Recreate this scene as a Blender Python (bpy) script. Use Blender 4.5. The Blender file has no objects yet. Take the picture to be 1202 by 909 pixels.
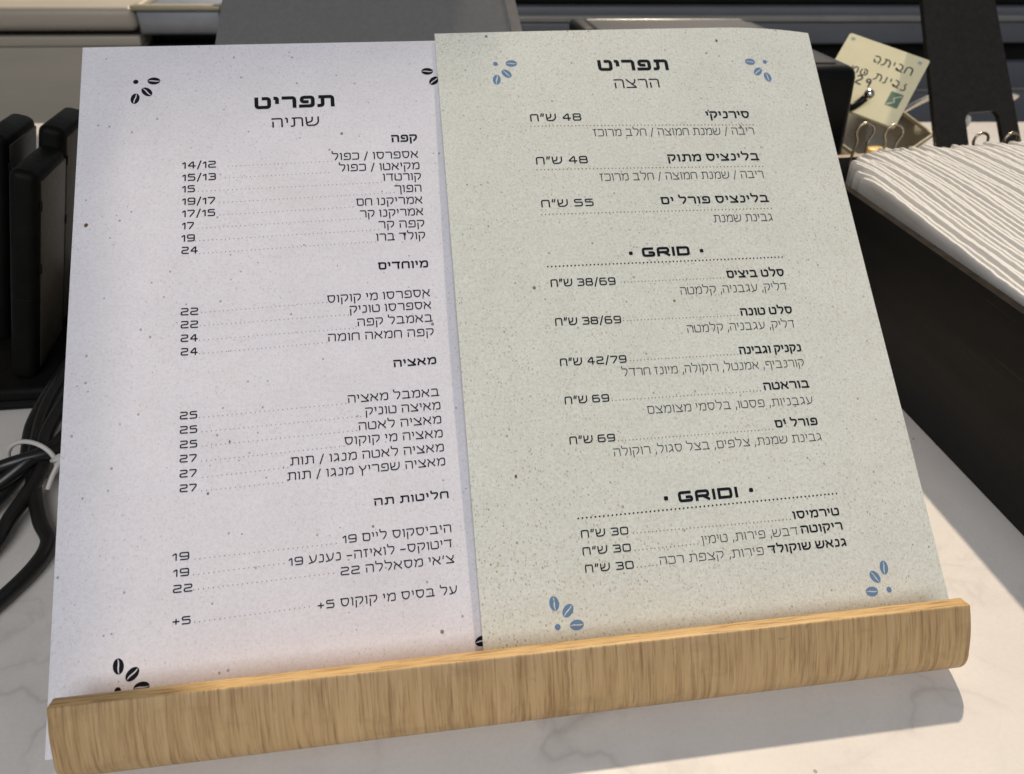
import bpy, bmesh, math, random
from mathutils import Vector, Matrix, noise
random.seed(7)
S = bpy.context.scene
COL = S.collection
MM = 0.001

# ------------------------------------------------------------------ camera
CAM_LOC = Vector((-17.6, -414.2, 278.8)) * MM
CAM_ROT = Matrix(((0.9903, 0.06463, -0.12299), (-0.13737, 0.58829, -0.7969), (0.02085, 0.80606, 0.59146)))
cam_d = bpy.data.cameras.new('camera')
cam = bpy.data.objects.new('camera', cam_d)
COL.objects.link(cam)
cam.matrix_world = Matrix.Translation(CAM_LOC) @ CAM_ROT.to_4x4()
cam_d.sensor_width = 36.0
cam_d.lens = 836.0 / 1202.0 * 36.0
cam_d.clip_start = 0.01
cam_d.clip_end = 50.0
cam_d.dof.use_dof = True
cam_d.dof.focus_distance = 0.33
cam_d.dof.aperture_fstop = 13
S.camera = cam

# ------------------------------------------------------------------ light
TO_SUN = Vector((0.33, 0.88, 1.0)).normalized()
world = bpy.data.worlds.new('World')
S.world = world
world.use_nodes = True
wn = world.node_tree
sky = wn.nodes.new('ShaderNodeTexSky')
sky.sky_type = 'NISHITA'
sky.sun_disc = False
sky.sun_elevation = math.asin(TO_SUN.z)
sky.sun_rotation = math.atan2(TO_SUN.x, TO_SUN.y)
bg = wn.nodes['Background']
hs = wn.nodes.new('ShaderNodeHueSaturation')
hs.inputs['Saturation'].default_value = 0.30
wn.links.new(sky.outputs[0], hs.inputs['Color'])
wn.links.new(hs.outputs[0], bg.inputs[0])
bg.inputs[1].default_value = 0.036
sun_d = bpy.data.lights.new('sun', 'SUN')
sun_d.energy = 2.7
sun_d.angle = math.radians(1.3)
sun_d.color = (1.0, 0.84, 0.65)
sun = bpy.data.objects.new('sun', sun_d)
COL.objects.link(sun)
sun.location = TO_SUN * 3
sun.rotation_euler = TO_SUN.to_track_quat('Z', 'Y').to_euler()
fill_d = bpy.data.lights.new('fill_light', 'AREA')  # added fill lamp on the camera side to brighten the sheets
fill_d.shape = 'RECTANGLE'; fill_d.size = 1.8; fill_d.size_y = 1.2
fill_d.energy = 27.0
fill_d.color = (0.97, 0.975, 1.0)
fill = bpy.data.objects.new('fill_light', fill_d)
COL.objects.link(fill)
fill.location = (-0.2, -2.0, 1.9)
fill.rotation_euler = (Vector((-0.2, -2.0, 1.9)) - Vector((0, -.1, .1))).to_track_quat('Z', 'Y').to_euler()
vs = S.view_settings
vs.view_transform = 'Standard'
vs.look = 'None'
vs.gamma = 1
vs.exposure = 0.3

# ------------------------------------------------------------------ materials
def mat(name, col, rough=0.5, metal=0.0, spec=0.5, coat=0.0):
    m = bpy.data.materials.new(name)
    m.use_nodes = True
    b = m.node_tree.nodes['Principled BSDF']
    b.inputs['Base Color'].default_value = (*col, 1)
    b.inputs['Roughness'].default_value = rough
    b.inputs['Metallic'].default_value = metal
    b.inputs['Specular IOR Level'].default_value = spec
    b.inputs['Coat Weight'].default_value = coat
    return m

class NT:
    """small helper round a material's node tree"""
    def __init__(s, m):
        s.t = m.node_tree; s.N = s.t.nodes; s.b = s.N['Principled BSDF']
    def n(s, kind, **kw):
        x = s.N.new('ShaderNode' + kind)
        for k, v in kw.items():
            if k.startswith('i_'):
                x.inputs[k[2:].replace('_', ' ')].default_value = v
            else:
                setattr(x, k, v)
        return x
    def l(s, a, b): s.t.links.new(a, b)
    def coords(s, scale=(1, 1, 1), rot=(0, 0, 0)):
        tc = s.n('TexCoord'); mp = s.n('Mapping')
        mp.inputs['Scale'].default_value = scale
        mp.inputs['Rotation'].default_value = rot
        s.l(tc.outputs['Object'], mp.inputs[0]); return mp.outputs[0]
    def noise(s, vec, scale, detail=4, rough=.55, dist=0):
        x = s.n('TexNoise'); x.inputs['Scale'].default_value = scale; x.inputs['Detail'].default_value = detail
        x.inputs['Roughness'].default_value = rough; x.inputs['Distortion'].default_value = dist
        s.l(vec, x.inputs['Vector']); return x.outputs['Fac']
    def ramp(s, fac, stops):
        r = s.n('ValToRGB'); e = r.color_ramp.elements
        while len(e) < len(stops): e.new(0.5)
        for q, (p, c) in zip(e, stops):
            q.position = p; q.color = (c, c, c, 1) if not hasattr(c, '__len__') else (*c, 1)
        s.l(fac, r.inputs[0]); return r.outputs[0]
    def mix(s, fac, a, b, mode='MIX'):
        x = s.n('Mix', data_type='RGBA', blend_type=mode)
        for sock, v in ((x.inputs[0], fac), (x.inputs[6], a), (x.inputs[7], b)):
            if hasattr(v, 'is_output'): s.l(v, sock)
            elif hasattr(v, '__len__'): sock.default_value = (*v, 1)
            else: sock.default_value = v
        return x.outputs[2]
    def math(s, op, a, b=0.0):
        x = s.n('Math', operation=op)
        for sock, v in ((x.inputs[0], a), (x.inputs[1], b)):
            if hasattr(v, 'is_output'): s.l(v, sock)
            else: sock.default_value = v
        return x.outputs[0]
    def bump(s, h, strength, dist):
        x = s.n('Bump'); x.inputs['Strength'].default_value = strength; x.inputs['Distance'].default_value = dist
        s.l(h, x.inputs['Height']); s.l(x.outputs[0], s.b.inputs['Normal'])

def paper_material(name, base, speck_a, fibre, grain):
    m = mat(name, base, 0.75, spec=0.2); k = NT(m)
    v = k.coords()
    blot = k.noise(v, 38, 5, .6)
    c = k.mix(k.ramp(blot, [(.35, 0), (.75, 1)]), base, tuple(x * .93 for x in base))
    fine = k.noise(v, 760, 4, .8)
    c = k.mix(k.ramp(fine, [(.42, 0.0), (.66, .55 * grain)]), c, tuple(x * y for x, y in zip(base, (.62, .56, .46))))
    patch = k.ramp(k.noise(v, 16, 4, .6), [(.30, .25), (.68, 1)])
    stain = k.ramp(k.noise(v, 24, 3, .5, .6), [(.60, 0), (.80, .22 * grain)])
    c = k.mix(stain, c, tuple(x * y for x, y in zip(base, (.84, .76, .60))))
    # short fibres: stretched, warped cells at three headings
    for ang, sc, amt in ((.5, 560, .75 * grain), (-.7, 630, .7 * grain), (1.6, 490, .75 * grain), (2.3, 760, .75 * grain)):
        vv = k.coords((1, .32, 1), (0, 0, ang))
        vo = k.n('TexVoronoi'); vo.inputs['Scale'].default_value = sc; vo.inputs['Randomness'].default_value = 1
        k.l(vv, vo.inputs['Vector'])
        sep = k.n('SeparateColor'); k.l(vo.outputs['Color'], sep.inputs[0])
        pick = k.math('GREATER_THAN', sep.outputs[0], 0.70)
        spot = k.math('LESS_THAN', vo.outputs['Distance'], .19)
        c = k.mix(k.math('MULTIPLY', k.math('MULTIPLY', pick, spot), k.math('MULTIPLY', patch, amt)), c, fibre)
    # dark specks of several sizes
    for sc, thr, rad, amt in ((170, .955, .15, .75), (75, .955, .075, .9), (420, .90, .25, .5)):
        vo = k.n('TexVoronoi'); vo.inputs['Scale'].default_value = sc
        k.l(k.coords((1, .8, 1), (0, 0, sc)), vo.inputs['Vector'])
        sep = k.n('SeparateColor'); k.l(vo.outputs['Color'], sep.inputs[0])
        pick = k.math('GREATER_THAN', sep.outputs[1], thr)
        rr = k.math('MULTIPLY', sep.outputs[2], rad)
        spot = k.math('LESS_THAN', vo.outputs['Distance'], rr)
        c = k.mix(k.math('MULTIPLY', k.math('MULTIPLY', pick, spot), amt), c, speck_a)
    k.l(c, k.b.inputs['Base Color'])
    k.bump(fine, .12, .0002)
    return m

M = {}
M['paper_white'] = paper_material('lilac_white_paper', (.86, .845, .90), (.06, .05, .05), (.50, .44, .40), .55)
M['paper_green'] = paper_material('grey_green_recycled_paper', (.80, .82, .755), (.06, .05, .035), (.38, .33, .22), .95)
M['ink'] = mat('black_ink', (.012, .014, .02), .85, spec=.08)
M['ink_grey'] = mat('thin_grey_ink', (.035, .036, .042), .85, spec=.08)
M['ink_brown'] = mat('brown_ink', (.24, .14, .04), .6, spec=.2)
M['ink_dots'] = mat('pale_brown_dots', (.16, .125, .10), .6, spec=.2)
M['ink_blue'] = mat('blue_ink', (.16, .26, .42), .85, spec=.08)
M['fleck'] = mat('brown_fleck', (.16, .085, .04), .7, spec=.2)

def bamboo(name, base, dark, light, edge=False):
    m = mat(name, base, .5, spec=.35); k = NT(m)
    if edge:
        v = k.coords((14, 500, 500))
        f = k.noise(v, 1, 4, .6)
        c = k.mix(k.ramp(f, [(.3, 0), (.7, 1)]), base, light)
        f2 = k.noise(k.coords((60, 1400, 1400)), 1, 3, .6)
        c = k.mix(k.ramp(f2, [(.52, 0), (.62, .7)]), c, dark)
        k.l(c, k.b.inputs['Base Color']); k.bump(f2, .25, .0003)
    else:
        f = k.noise(k.coords((460, 12, 12)), 1, 6, .65, .5)
        c = k.mix(k.ramp(f, [(.36, 0), (.60, 1)]), light, base)
        f2 = k.noise(k.coords((330, 20, 20)), 1, 5, .7, .4)
        c = k.mix(k.ramp(f2, [(.50, 0), (.66, .85)]), c, dark)
        f3 = k.noise(k.coords((980, 34, 34)), 1, 4, .6, .4)
        c = k.mix(k.ramp(f3, [(.53, 0), (.66, .75)]), c, dark)
        f5 = k.noise(k.coords((1300, 70, 70)), 1, 2, .5)
        c = k.mix(k.ramp(f5, [(.38, .4), (.60, 0)]), c, light)
        f4 = k.noise(k.coords((26, 60, 60)), 1, 5, .6)
        c = k.mix(k.ramp(f4, [(.56, 0), (.74, .5)]), c, tuple(x * .55 for x in base))
        f6 = k.noise(k.coords((120, 90, 90)), 1, 3, .6, 1.5)
        c = k.mix(k.ramp(f6, [(.68, 0), (.76, .6)]), c, tuple(x * .4 for x in base))
        k.l(c, k.b.inputs['Base Color']); k.bump(f, .12, .0003)
    return m
M['bamboo'] = bamboo('bamboo_veneer', (.47, .305, .14), (.27, .15, .06), (.57, .39, .20))
M['bamboo_glow'] = bamboo('bamboo_inside_glow_tint', (.66, .41, .17), (.46, .27, .10), (.72, .48, .22))  # inner faces coloured lighter and warmer to strengthen the bounced glow
M['bamboo_edge'] = bamboo('bamboo_ply_edge', (.50, .32, .125), (.27, .14, .045), (.60, .41, .19), True)

def quartz():
    m = mat('white_quartz', (.74, .70, .655), .32, spec=.45); k = NT(m)
    v = k.coords()
    cl = k.noise(v, 9, 5, .55)
    c = k.mix(k.ramp(cl, [(.35, 0), (.7, 1)]), (.77, .735, .69), (.70, .66, .615))
    warp = k.n('TexNoise'); warp.inputs['Scale'].default_value = 11; warp.inputs['Detail'].default_value = 6
    k.l(v, warp.inputs['Vector'])
    wv = k.n('VectorMath', operation='MULTIPLY_ADD')
    k.l(warp.outputs['Color'], wv.inputs[0]); wv.inputs[1].default_value = (.11, .11, .11); k.l(v, wv.inputs[2])
    for sc, wdt, amt in ((7.5, .012, .42), (17, .014, .25)):
        r = k.noise(wv.outputs[0], sc, 3, .5)
        line = k.ramp(k.math('ABSOLUTE', k.math('SUBTRACT', r, .5)), [(0, 1), (wdt, .35), (wdt * 4, 0)])
        br = k.ramp(k.noise(v, 14, 3, .5), [(.46, 0), (.62, 1)])
        c = k.mix(k.math('MULTIPLY', k.math('MULTIPLY', line, br), amt), c, (.36, .33, .30))
    vo = k.n('TexVoronoi'); vo.inputs['Scale'].default_value = 90; k.l(v, vo.inputs['Vector'])
    sep = k.n('SeparateColor'); k.l(vo.outputs['Color'], sep.inputs[0])
    sp = k.math('MULTIPLY', k.math('GREATER_THAN', sep.outputs[0], .93), k.math('LESS_THAN', vo.outputs['Distance'], .07))
    c = k.mix(k.math('MULTIPLY', sp, .7), c, (.25, .19, .14))
    fi = k.noise(v, 500, 3, .6)
    c = k.mix(k.ramp(fi, [(.4, 0), (.7, .16)]), c, (.55, .50, .45))
    k.l(c, k.b.inputs['Base Color'])
    return m
M['quartz'] = quartz()

def worn(name, col, rough, metal=0., sc=60, amt=.35, spec=.5, stretch=(1, 1, 1), coat=0.):
    m = mat(name, col, rough, metal, spec, coat); k = NT(m)
    v = k.coords(stretch)
    f = k.noise(v, sc, 6, .65)
    c = k.mix(k.ramp(f, [(.3, 0), (.75, 1)]), tuple(x * (1 - amt) for x in col), tuple(min(1, x * (1 + amt)) for x in col))
    k.l(c, k.b.inputs['Base Color'])
    rr = k.math('ADD', k.math('MULTIPLY', k.noise(v, sc * 2.3, 4, .6), .25), rough - .12)
    k.l(rr, k.b.inputs['Roughness'])
    k.bump(k.noise(v, sc * 9, 3, .6), .06, .0003)
    return m
M['black_wood'] = worn('black_stained_wood', (.008, .0072, .0065), .55, sc=30, amt=.6, spec=.3, stretch=(1, .12, 1))
def add_scratches(m):
    k = NT(m)
    old = k.b.inputs['Base Color'].links[0].from_socket
    f = k.noise(k.coords((60, 4, 420)), 1, 4, .6, .4)
    g = k.noise(k.coords((1, 1, 1)), 22, 3, .5)
    fac = k.math('MULTIPLY', k.ramp(f, [(.62, 0), (.72, 1)]), k.ramp(g, [(.45, 0), (.7, .8)]))
    c = k.mix(fac, old, (.045, .038, .03))
    dust = k.noise(k.coords(), 900, 2, .6)
    c = k.mix(k.ramp(dust, [(.70, 0), (.76, .6)]), c, (.10, .09, .075))
    k.l(c, k.b.inputs['Base Color'])
add_scratches(M['black_wood'])
M['black_wood_edge'] = worn('worn_wood_edge', (.022, .019, .015), .75, sc=60, amt=.6, spec=.05)
M['tan_board'] = worn('tan_board_edge', (.34, .26, .17), .6, sc=60, amt=.25)
M['black_plastic'] = worn('black_soft_plastic', (.005, .0046, .004), .55, sc=90, amt=.4, spec=.12)
M['black_gloss'] = worn('black_gloss_plastic', (.004, .004, .004), .35, sc=20, amt=.3, spec=.2)
M['smoke_lid'] = worn('smoky_clear_lid', (.03, .03, .031), .45, sc=25, amt=.35, spec=.25)
M['cable'] = worn('black_cable_rubber', (.010, .010, .010), .33, sc=70, amt=.3, spec=.55)
M['tie'] = worn('white_plastic_tie', (.62, .59, .55), .4, sc=90, amt=.1)
M['olive_panel'] = worn('beige_device_panel', (.10, .088, .065), .42, sc=300, amt=.25, spec=.5)
M['beige_metal'] = worn('beige_brushed_metal', (.54, .49, .41), .45, .1, sc=14, amt=.08, stretch=(.25, 1, 3))
M['beige_top'] = worn('cream_metal_top', (.55, .49, .34), .40, .15, sc=12, amt=.08)
M['steel'] = worn('polished_stainless_steel', (.62, .60, .56), .20, 1., sc=30, amt=.12)
M['bowl_steel'] = worn('brushed_bowl_steel', (.74, .68, .55), .30, 1., sc=40, amt=.10)
M['steel_blue'] = worn('satin_steel_pan', (.42, .44, .49), .35, .8, sc=40, amt=.08)
M['wire'] = worn('steel_wire', (.42, .36, .28), .28, 1., sc=80, amt=.2)
M['grey_plate'] = worn('dark_grey_painted_plate', (.18, .178, .176), .45, sc=260, amt=.1)
M['grey_edge'] = worn('lighter_grey_plate_rim', (.24, .22, .20), .4, sc=60, amt=.2)
M['slate'] = worn('slate_grey_steel', (.17, .178, .20), .42, .1, sc=15, amt=.15, stretch=(.3, 1, 2))
M['dark_shelf'] = worn('near_black_shelf', (.012, .011, .010), .6, sc=20, amt=.4, spec=.2)
M['ledge'] = worn('pale_steel_ledge', (.34, .33, .31), .4, .2, sc=20, amt=.15)
M['stand_black'] = worn('black_powder_coated_steel', (.022, .019, .016), .5, sc=200, amt=.35, spec=.3)
M['card'] = worn('cream_note_card', (.90, .82, .54), .6, sc=60, amt=.05, spec=.2)
M['marker'] = mat('grey_black_marker', (.05, .05, .055), .6, spec=.2)
M['stamp_green'] = mat('green_print', (.16, .25, .17), .6, spec=.2)
M['stamp_pale'] = mat('pale_print', (.66, .66, .50), .6, spec=.2)
M['pale_blue'] = mat('pale_blue_print', (.38, .52, .53), .6, spec=.2)
M['lemon'] = worn('yellow_fruit', (.75, .47, .06), .45, sc=90, amt=.15)
M['red'] = worn('red_paper', (.42, .02, .02), .6, sc=90, amt=.2)
def napkin_material():
    m = mat('white_paper_napkin', (.88, .86, .82), .9, spec=.1); k = NT(m)
    v = k.coords((1, 1, 1))
    f = k.noise(v, 700, 3, .6)
    k.l(k.mix(k.ramp(f, [(.3, 0), (.7, 1)]), (.91, .89, .85), (.95, .935, .90)), k.b.inputs['Base Color'])
    k.bump(f, .2, .0004)
    tr_ = k.n('BsdfTranslucent'); tr_.inputs[0].default_value = (.96, .93, .88, 1)
    mx = k.n('MixShader'); mx.inputs[0].default_value = .18
    k.l(k.b.outputs[0], mx.inputs[1]); k.l(tr_.outputs[0], mx.inputs[2])
    k.l(mx.outputs[0], k.N['Material Output'].inputs[0])
    return m
M['napkin'] = napkin_material()

# ------------------------------------------------------------------ object helpers
def tag(o, label=None, cat=None, group=None, kind=None):
    if label: o['label'] = label
    if cat: o['category'] = cat
    if group: o['group'] = group
    if kind: o['kind'] = kind
    return o

def link(name, me, mats, parent=None):
    o = bpy.data.objects.new(name, me)
    COL.objects.link(o)
    for m in (mats if isinstance(mats, (list, tuple)) else [mats]):
        me.materials.append(M[m] if isinstance(m, str) else m)
    if parent: o.parent = parent
    return o

def empty(name, loc=(0, 0, 0), rz=0):
    o = bpy.data.objects.new(name, None)
    COL.objects.link(o)
    o.empty_display_size = .02
    o.location = Vector(loc) * MM
    o.rotation_euler = (0, 0, rz)
    return o

def finish(bm, name, smooth=None):
    bmesh.ops.recalc_face_normals(bm, faces=bm.faces)
    me = bpy.data.meshes.new(name)
    bm.to_mesh(me); bm.free()
    if smooth is not None:
        for p in me.polygons: p.use_smooth = True
        me.set_sharp_from_angle(angle=math.radians(smooth))
    return me

def pydata(name, vs_, fs, smooth=None):
    me = bpy.data.meshes.new(name)
    me.from_pydata([tuple(Vector(v) * MM) for v in vs_], [], fs)
    if smooth is not None:
        for p in me.polygons: p.use_smooth = True
        me.set_sharp_from_angle(angle=math.radians(smooth))
    return me

def box_mesh(name, lo, hi, bev=0., seg=3, xf=None, only_vertical=False):
    """bevelled box in millimetres; xf = function moving each corner"""
    bm = bmesh.new()
    vv = {}
    for i in (0, 1):
        for j in (0, 1):
            for k in (0, 1):
                p = Vector(((lo, hi)[i][0], (lo, hi)[j][1], (lo, hi)[k][2]))
                if xf: p = Vector(xf(p))
                vv[i, j, k] = bm.verts.new(p * MM)
    for q in (((0,0,0),(0,1,0),(1,1,0),(1,0,0)), ((0,0,1),(1,0,1),(1,1,1),(0,1,1)), ((0,0,0),(1,0,0),(1,0,1),(0,0,1)),
              ((0,1,0),(0,1,1),(1,1,1),(1,1,0)), ((0,0,0),(0,0,1),(0,1,1),(0,1,0)), ((1,0,0),(1,1,0),(1,1,1),(1,0,1))):
        bm.faces.new([vv[a] for a in q])
    if bev > 0:
        bmesh.ops.bevel(bm, geom=list(bm.edges), offset=bev * MM, segments=seg, profile=.5, affect='EDGES')
    return finish(bm, name, 35)

def tube_mesh(name, pts, r, n=10, sub=6, closed=False, flat=1.0):
    """smooth tube through points (millimetres)"""
    P = [Vector(p) for p in pts]
    C = []
    m = len(P)
    for i in range(m if closed else m - 1):
        if closed: a, b, c, d = P[(i - 1) % m], P[i], P[(i + 1) % m], P[(i + 2) % m]
        else: a, b, c, d = P[max(i - 1, 0)], P[i], P[i + 1], P[min(i + 2, m - 1)]
        for s in range(sub):
            t = s / sub
            C.append(.5 * ((2 * b) + (c - a) * t + (2 * a - 5 * b + 4 * c - d) * t * t + (3 * b - a - 3 * c + d) * t ** 3))
    if not closed: C.append(P[-1])
    vs_, fs = [], []
    up = None
    L = len(C)
    for i, p in enumerate(C):
        t = (C[(i + 1) % L] - C[i - 1]) if closed else (C[min(i + 1, L - 1)] - C[max(i - 1, 0)])
        t.normalize()
        if up is None: up = t.orthogonal().normalized()
        up = (up - t * up.dot(t)).normalized()
        w = t.cross(up)
        for j in range(n):
            a = 2 * math.pi * j / n
            vs_.append(p + (up * math.cos(a) + w * math.sin(a) * flat) * r)
    for i in range(L if closed else L - 1):
        for j in range(n):
            i2 = (i + 1) % L
            fs.append((i * n + j, i * n + (j + 1) % n, i2 * n + (j + 1) % n, i2 * n + j))
    if not closed:
        fs.append(tuple(range(n - 1, -1, -1))); fs.append(tuple((L - 1) * n + j for j in range(n)))
    return pydata(name, vs_, fs, 50)

def plate_mesh(name, outline, thick, frame, holes=(), bev=0.):
    """flat outline (a,b) with rounded holes, given thickness; frame(a,b,c)->mm point"""
    import mathutils
    from mathutils.geometry import delaunay_2d_cdt
    loops = [outline] + list(holes)
    pts, edges = [], []
    for lp in loops:
        s = len(pts)
        pts += [Vector(p) for p in lp]
        edges += [(s + i, s + (i + 1) % len(lp)) for i in range(len(lp))]
    res = delaunay_2d_cdt(pts, edges, [], 1, 1e-5)
    pv, pf = res[0], res[2]
    def inside(c, lp):
        r = False
        for i in range(len(lp)):
            (x1, y1), (x2, y2) = lp[i], lp[i - 1]
            if (y1 > c[1]) != (y2 > c[1]) and c[0] < (x2 - x1) * (c[1] - y1) / (y2 - y1) + x1: r = not r
        return r
    keep = []
    for f_ in pf:
        c = sum((pv[i] for i in f_), Vector((0, 0))) / len(f_)
        if inside(c, outline) and not any(inside(c, h) for h in holes): keep.append(f_)
    n = len(pv)
    vs_ = [frame(p.x, p.y, 0) for p in pv] + [frame(p.x, p.y, -thick) for p in pv]
    fs = [tuple(f_) for f_ in keep] + [tuple(i + n for i in reversed(f_)) for f_ in keep]
    cnt = {}
    for f_ in keep:
        for i in range(len(f_)):
            e = (f_[i], f_[(i + 1) % len(f_)])
            cnt[e] = 1
    for (a, b) in list(cnt):
        if (b, a) not in cnt: fs.append((b, a, a + n, b + n))
    me = pydata(name, vs_, fs)
    bm = bmesh.new(); bm.from_mesh(me)
    bmesh.ops.recalc_face_normals(bm, faces=bm.faces)
    bm.to_mesh(me); bm.free()
    return me

def round_rect(x0, y0, x1, y1, r, n=6):
    out = []
    for cx_, cy_, a0 in ((x1 - r, y1 - r, 0), (x0 + r, y1 - r, 90), (x0 + r, y0 + r, 180), (x1 - r, y0 + r, 270)):
        for i in range(n + 1):
            a = math.radians(a0 + 90 * i / n)
            out.append((cx_ + r * math.cos(a), cy_ + r * math.sin(a)))
    return out

# ------------------------------------------------------------------ lettering: a wide square stroke alphabet
# glyph = (advance width, [polyline, ...]); a polyline may end with 'c' (closed) ; corners are rounded
G = {
 'א': (.86, [[(0, 1), (.84, 0)], [(.84, 1), (.82, .62), (.52, .44)], [(0, 0), (.02, .45), (.26, .68)]]),
 'ב': (.92, [[(.06, 1), (.76, 1), (.76, 0)], [(0, 0), (.92, 0)]]),
 'ג': (.60, [[(.08, 1), (.48, 1), (.54, 0)], [(.51, .34), (0, 0)]]),
 'ד': (.86, [[(0, 1), (.86, 1)], [(.72, 1), (.72, 0)]]),
 'ה': (.84, [[(0, 1), (.84, 1), (.84, 0)], [(.06, .56), (.06, 0)]]),
 'ו': (.16, [[(0, 1), (.14, 1), (.14, 0)]]),
 'ז': (.44, [[(0, 1), (.44, 1)], [(.24, 1), (.24, 0)]]),
 'ח': (.84, [[(.0, 0), (.0, 1), (.84, 1), (.84, 0)]]),
 'ט': (.88, [[(0, 1), (.0, 0), (.88, 0), (.88, 1), (.5, 1)]]),
 'י': (.14, [[(0, 1), (.12, 1), (.12, .52)]]),
 'כ': (.80, [[(0, 1), (.80, 1), (.80, 0), (0, 0)]]),
 'ך': (.80, [[(0, 1), (.80, 1), (.80, -.34)]]),
 'ל': (.76, [[(0, 1.36), (0, 1), (.76, 1), (.74, .52), (.40, 0)]]),
 'מ': (.92, [[(.0, 1), (.20, .74)], [(.06, 0), (.2, .74), (.42, 1), (.92, 1), (.92, 0), (.46, 0)]]),
 'ם': (.86, [[(.43, 1), (.86, 1), (.86, 0), (.08, 0), (.08, 1), (.43, 1)], [(0, 1), (.43, 1)]]),
 'נ': (.52, [[(.14, 1), (.50, 1), (.50, 0), (0, 0)]]),
 'ן': (.16, [[(0, 1), (.14, 1), (.14, -.34)]]),
 'ס': (.92, [[(.46, 1), (.92, 1), (.86, .3), (.62, 0), (.32, 0), (.10, .3), (.06, 1), (.46, 1)], [(0, 1), (.46, 1)]]),
 'ע': (.86, [[(.06, 1), (.34, .12)], [(.86, 1), (.80, .42), (.60, .12), (0, -.04)]]),
 'פ': (.86, [[(.44, .48), (.08, .48), (.08, 1), (.86, 1), (.86, 0), (0, 0)]]),
 'ף': (.86, [[(.44, .48), (.08, .48), (.08, 1), (.86, 1), (.86, -.34)]]),
 'צ': (.86, [[(.02, 1), (.82, .10)], [(.0, 0), (.86, 0)], [(.84, 1), (.82, .62), (.50, .44)]]),
 'ץ': (.80, [[(.0, 1), (.34, .42), (.34, -.34)], [(.80, 1), (.74, .62), (.38, .44)]]),
 'ק': (.84, [[(0, 1), (.84, 1), (.84, .46), (.50, .08)], [(.06, .56), (.06, -.34)]]),
 'ר': (.76, [[(0, 1), (.76, 1), (.76, 0)]]),
 'ש': (1.06, [[(0, 1), (.06, 0), (.78, 0), (1.06, .34), (1.06, 1)], [(.54, 1), (.52, .50), (.06, .36)]]),
 'ת': (.96, [[(.10, 1), (.96, 1), (.96, 0)], [(.26, 1), (.26, 0), (0, 0)]]),
 '0': (.88, [[(.44, 1), (.88, 1), (.88, 0), (0, 0), (0, 1), (.44, 1)]]),
 '1': (.34, [[(0, .74), (.32, 1), (.32, 0)]]),
 '2': (.92, [[(.08, 1), (.9, 1), (.9, .54), (.02, .46), (.02, 0), (.92, 0)]]),
 '3': (.88, [[(.06, 1), (.86, 1), (.86, .52), (.3, .52)], [(.3, .52), (.88, .52), (.88, 0), (.06, 0)]]),
 '4': (.96, [[(.72, 0), (.72, 1), (.60, 1), (0, .32), (.96, .32)]]),
 '5': (.90, [[(.82, 1), (.04, 1), (.04, .57), (.88, .57), (.88, 0), (.06, 0)]]),
 '6': (.90, [[(.78, 1), (0, 1), (0, 0), (.88, 0), (.88, .56), (.1, .56)]]),
 '7': (.84, [[(0, 1), (.82, 1), (.82, .74), (.30, 0)]]),
 '8': (.88, [[(.44, 1), (.86, 1), (.86, .53), (.02, .53), (.02, 1), (.44, 1)], [(.44, .53), (.88, .53), (.88, 0), (0, 0), (0, .53), (.44, .53)]]),
 '9': (.90, [[(.10, 0), (.9, 0), (.9, 1), (.02, 1), (.02, .45), (.78, .45)]]),
 '/': (.42, [[(0, -.2), (.42, 1.12)]]),
 '+': (.62, [[(0, .42), (.62, .42)], [(.31, .1), (.31, .74)]]),
 '-': (.56, [[(0, .42), (.56, .42)]]),
 ',': (.10, [[(.10, .1), (.02, -.24)]]),
 '.': (.06, [[(0, 0), (.08, 0)]]),
 "'": (.10, [[(.10, 1.08), (.02, .72)]]),
 '"': (.32, [[(.10, 1.08), (.02, .74)], [(.34, 1.08), (.26, .74)]]),
 'G': (1.0, [[(.88, 1), (0, 1), (0, 0), (1.0, 0), (1.0, .44), (.62, .44)]]),
 'R': (1.0, [[(0, 0), (0, 1), (.98, 1), (.98, .42), (.02, .42)], [(.56, .42), (1.0, 0)]]),
 'I': (.06, [[(.04, 0), (.04, 1)]]),
 'D': (1.0, [[(0, 0), (0, 1)], [(0, 1), (1.0, 1), (1.0, 0), (0, 0)]]),
}

def smooth_corners(pl, rad):
    out = [Vector(pl[0])]
    for i in range(1, len(pl) - 1):
        a, b, c = Vector(pl[i - 1]), Vector(pl[i]), Vector(pl[i + 1])
        u, v = a - b, c - b
        la, lc = u.length, v.length
        r = min(rad, la * .48, lc * .48)
        p, q = b + u * (r / la), b + v * (r / lc)
        for s in range(5):
            t = s / 4
            out.append(p * (1 - t) ** 2 + b * 2 * t * (1 - t) + q * t * t)
    out.append(Vector(pl[-1]))
    return out

def ribbon(pl, wd, vs_, fs, put):
    P = [p for i, p in enumerate(pl) if i == 0 or (p - pl[i - 1]).length > 1e-5]
    s = len(vs_)
    n = len(P)
    closed = (P[0] - P[-1]).length < 1e-4
    for i, p in enumerate(P):
        if closed and i in (0, n - 1): d0, d1 = P[-1] - P[-2], P[1] - P[0]
        else:
            d0 = P[i] - P[i - 1] if i else P[1] - P[0]
            d1 = P[i + 1] - P[i] if i < n - 1 else P[-1] - P[-2]
        d0, d1 = d0.normalized(), d1.normalized()
        n0 = Vector((-d0.y, d0.x)); n1 = Vector((-d1.y, d1.x))
        m = (n0 + n1)
        if m.length < .3: m = n1.copy()
        m.normalize()
        k = wd / 2 / max(.55, m.dot(n1))
        vs_.append(put(p.x + m.x * k, p.y + m.y * k)); vs_.append(put(p.x - m.x * k, p.y - m.y * k))
    for i in range(n - 1):
        fs.append((s + 2 * i, s + 2 * i + 1, s + 2 * i + 3, s + 2 * i + 2))

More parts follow.
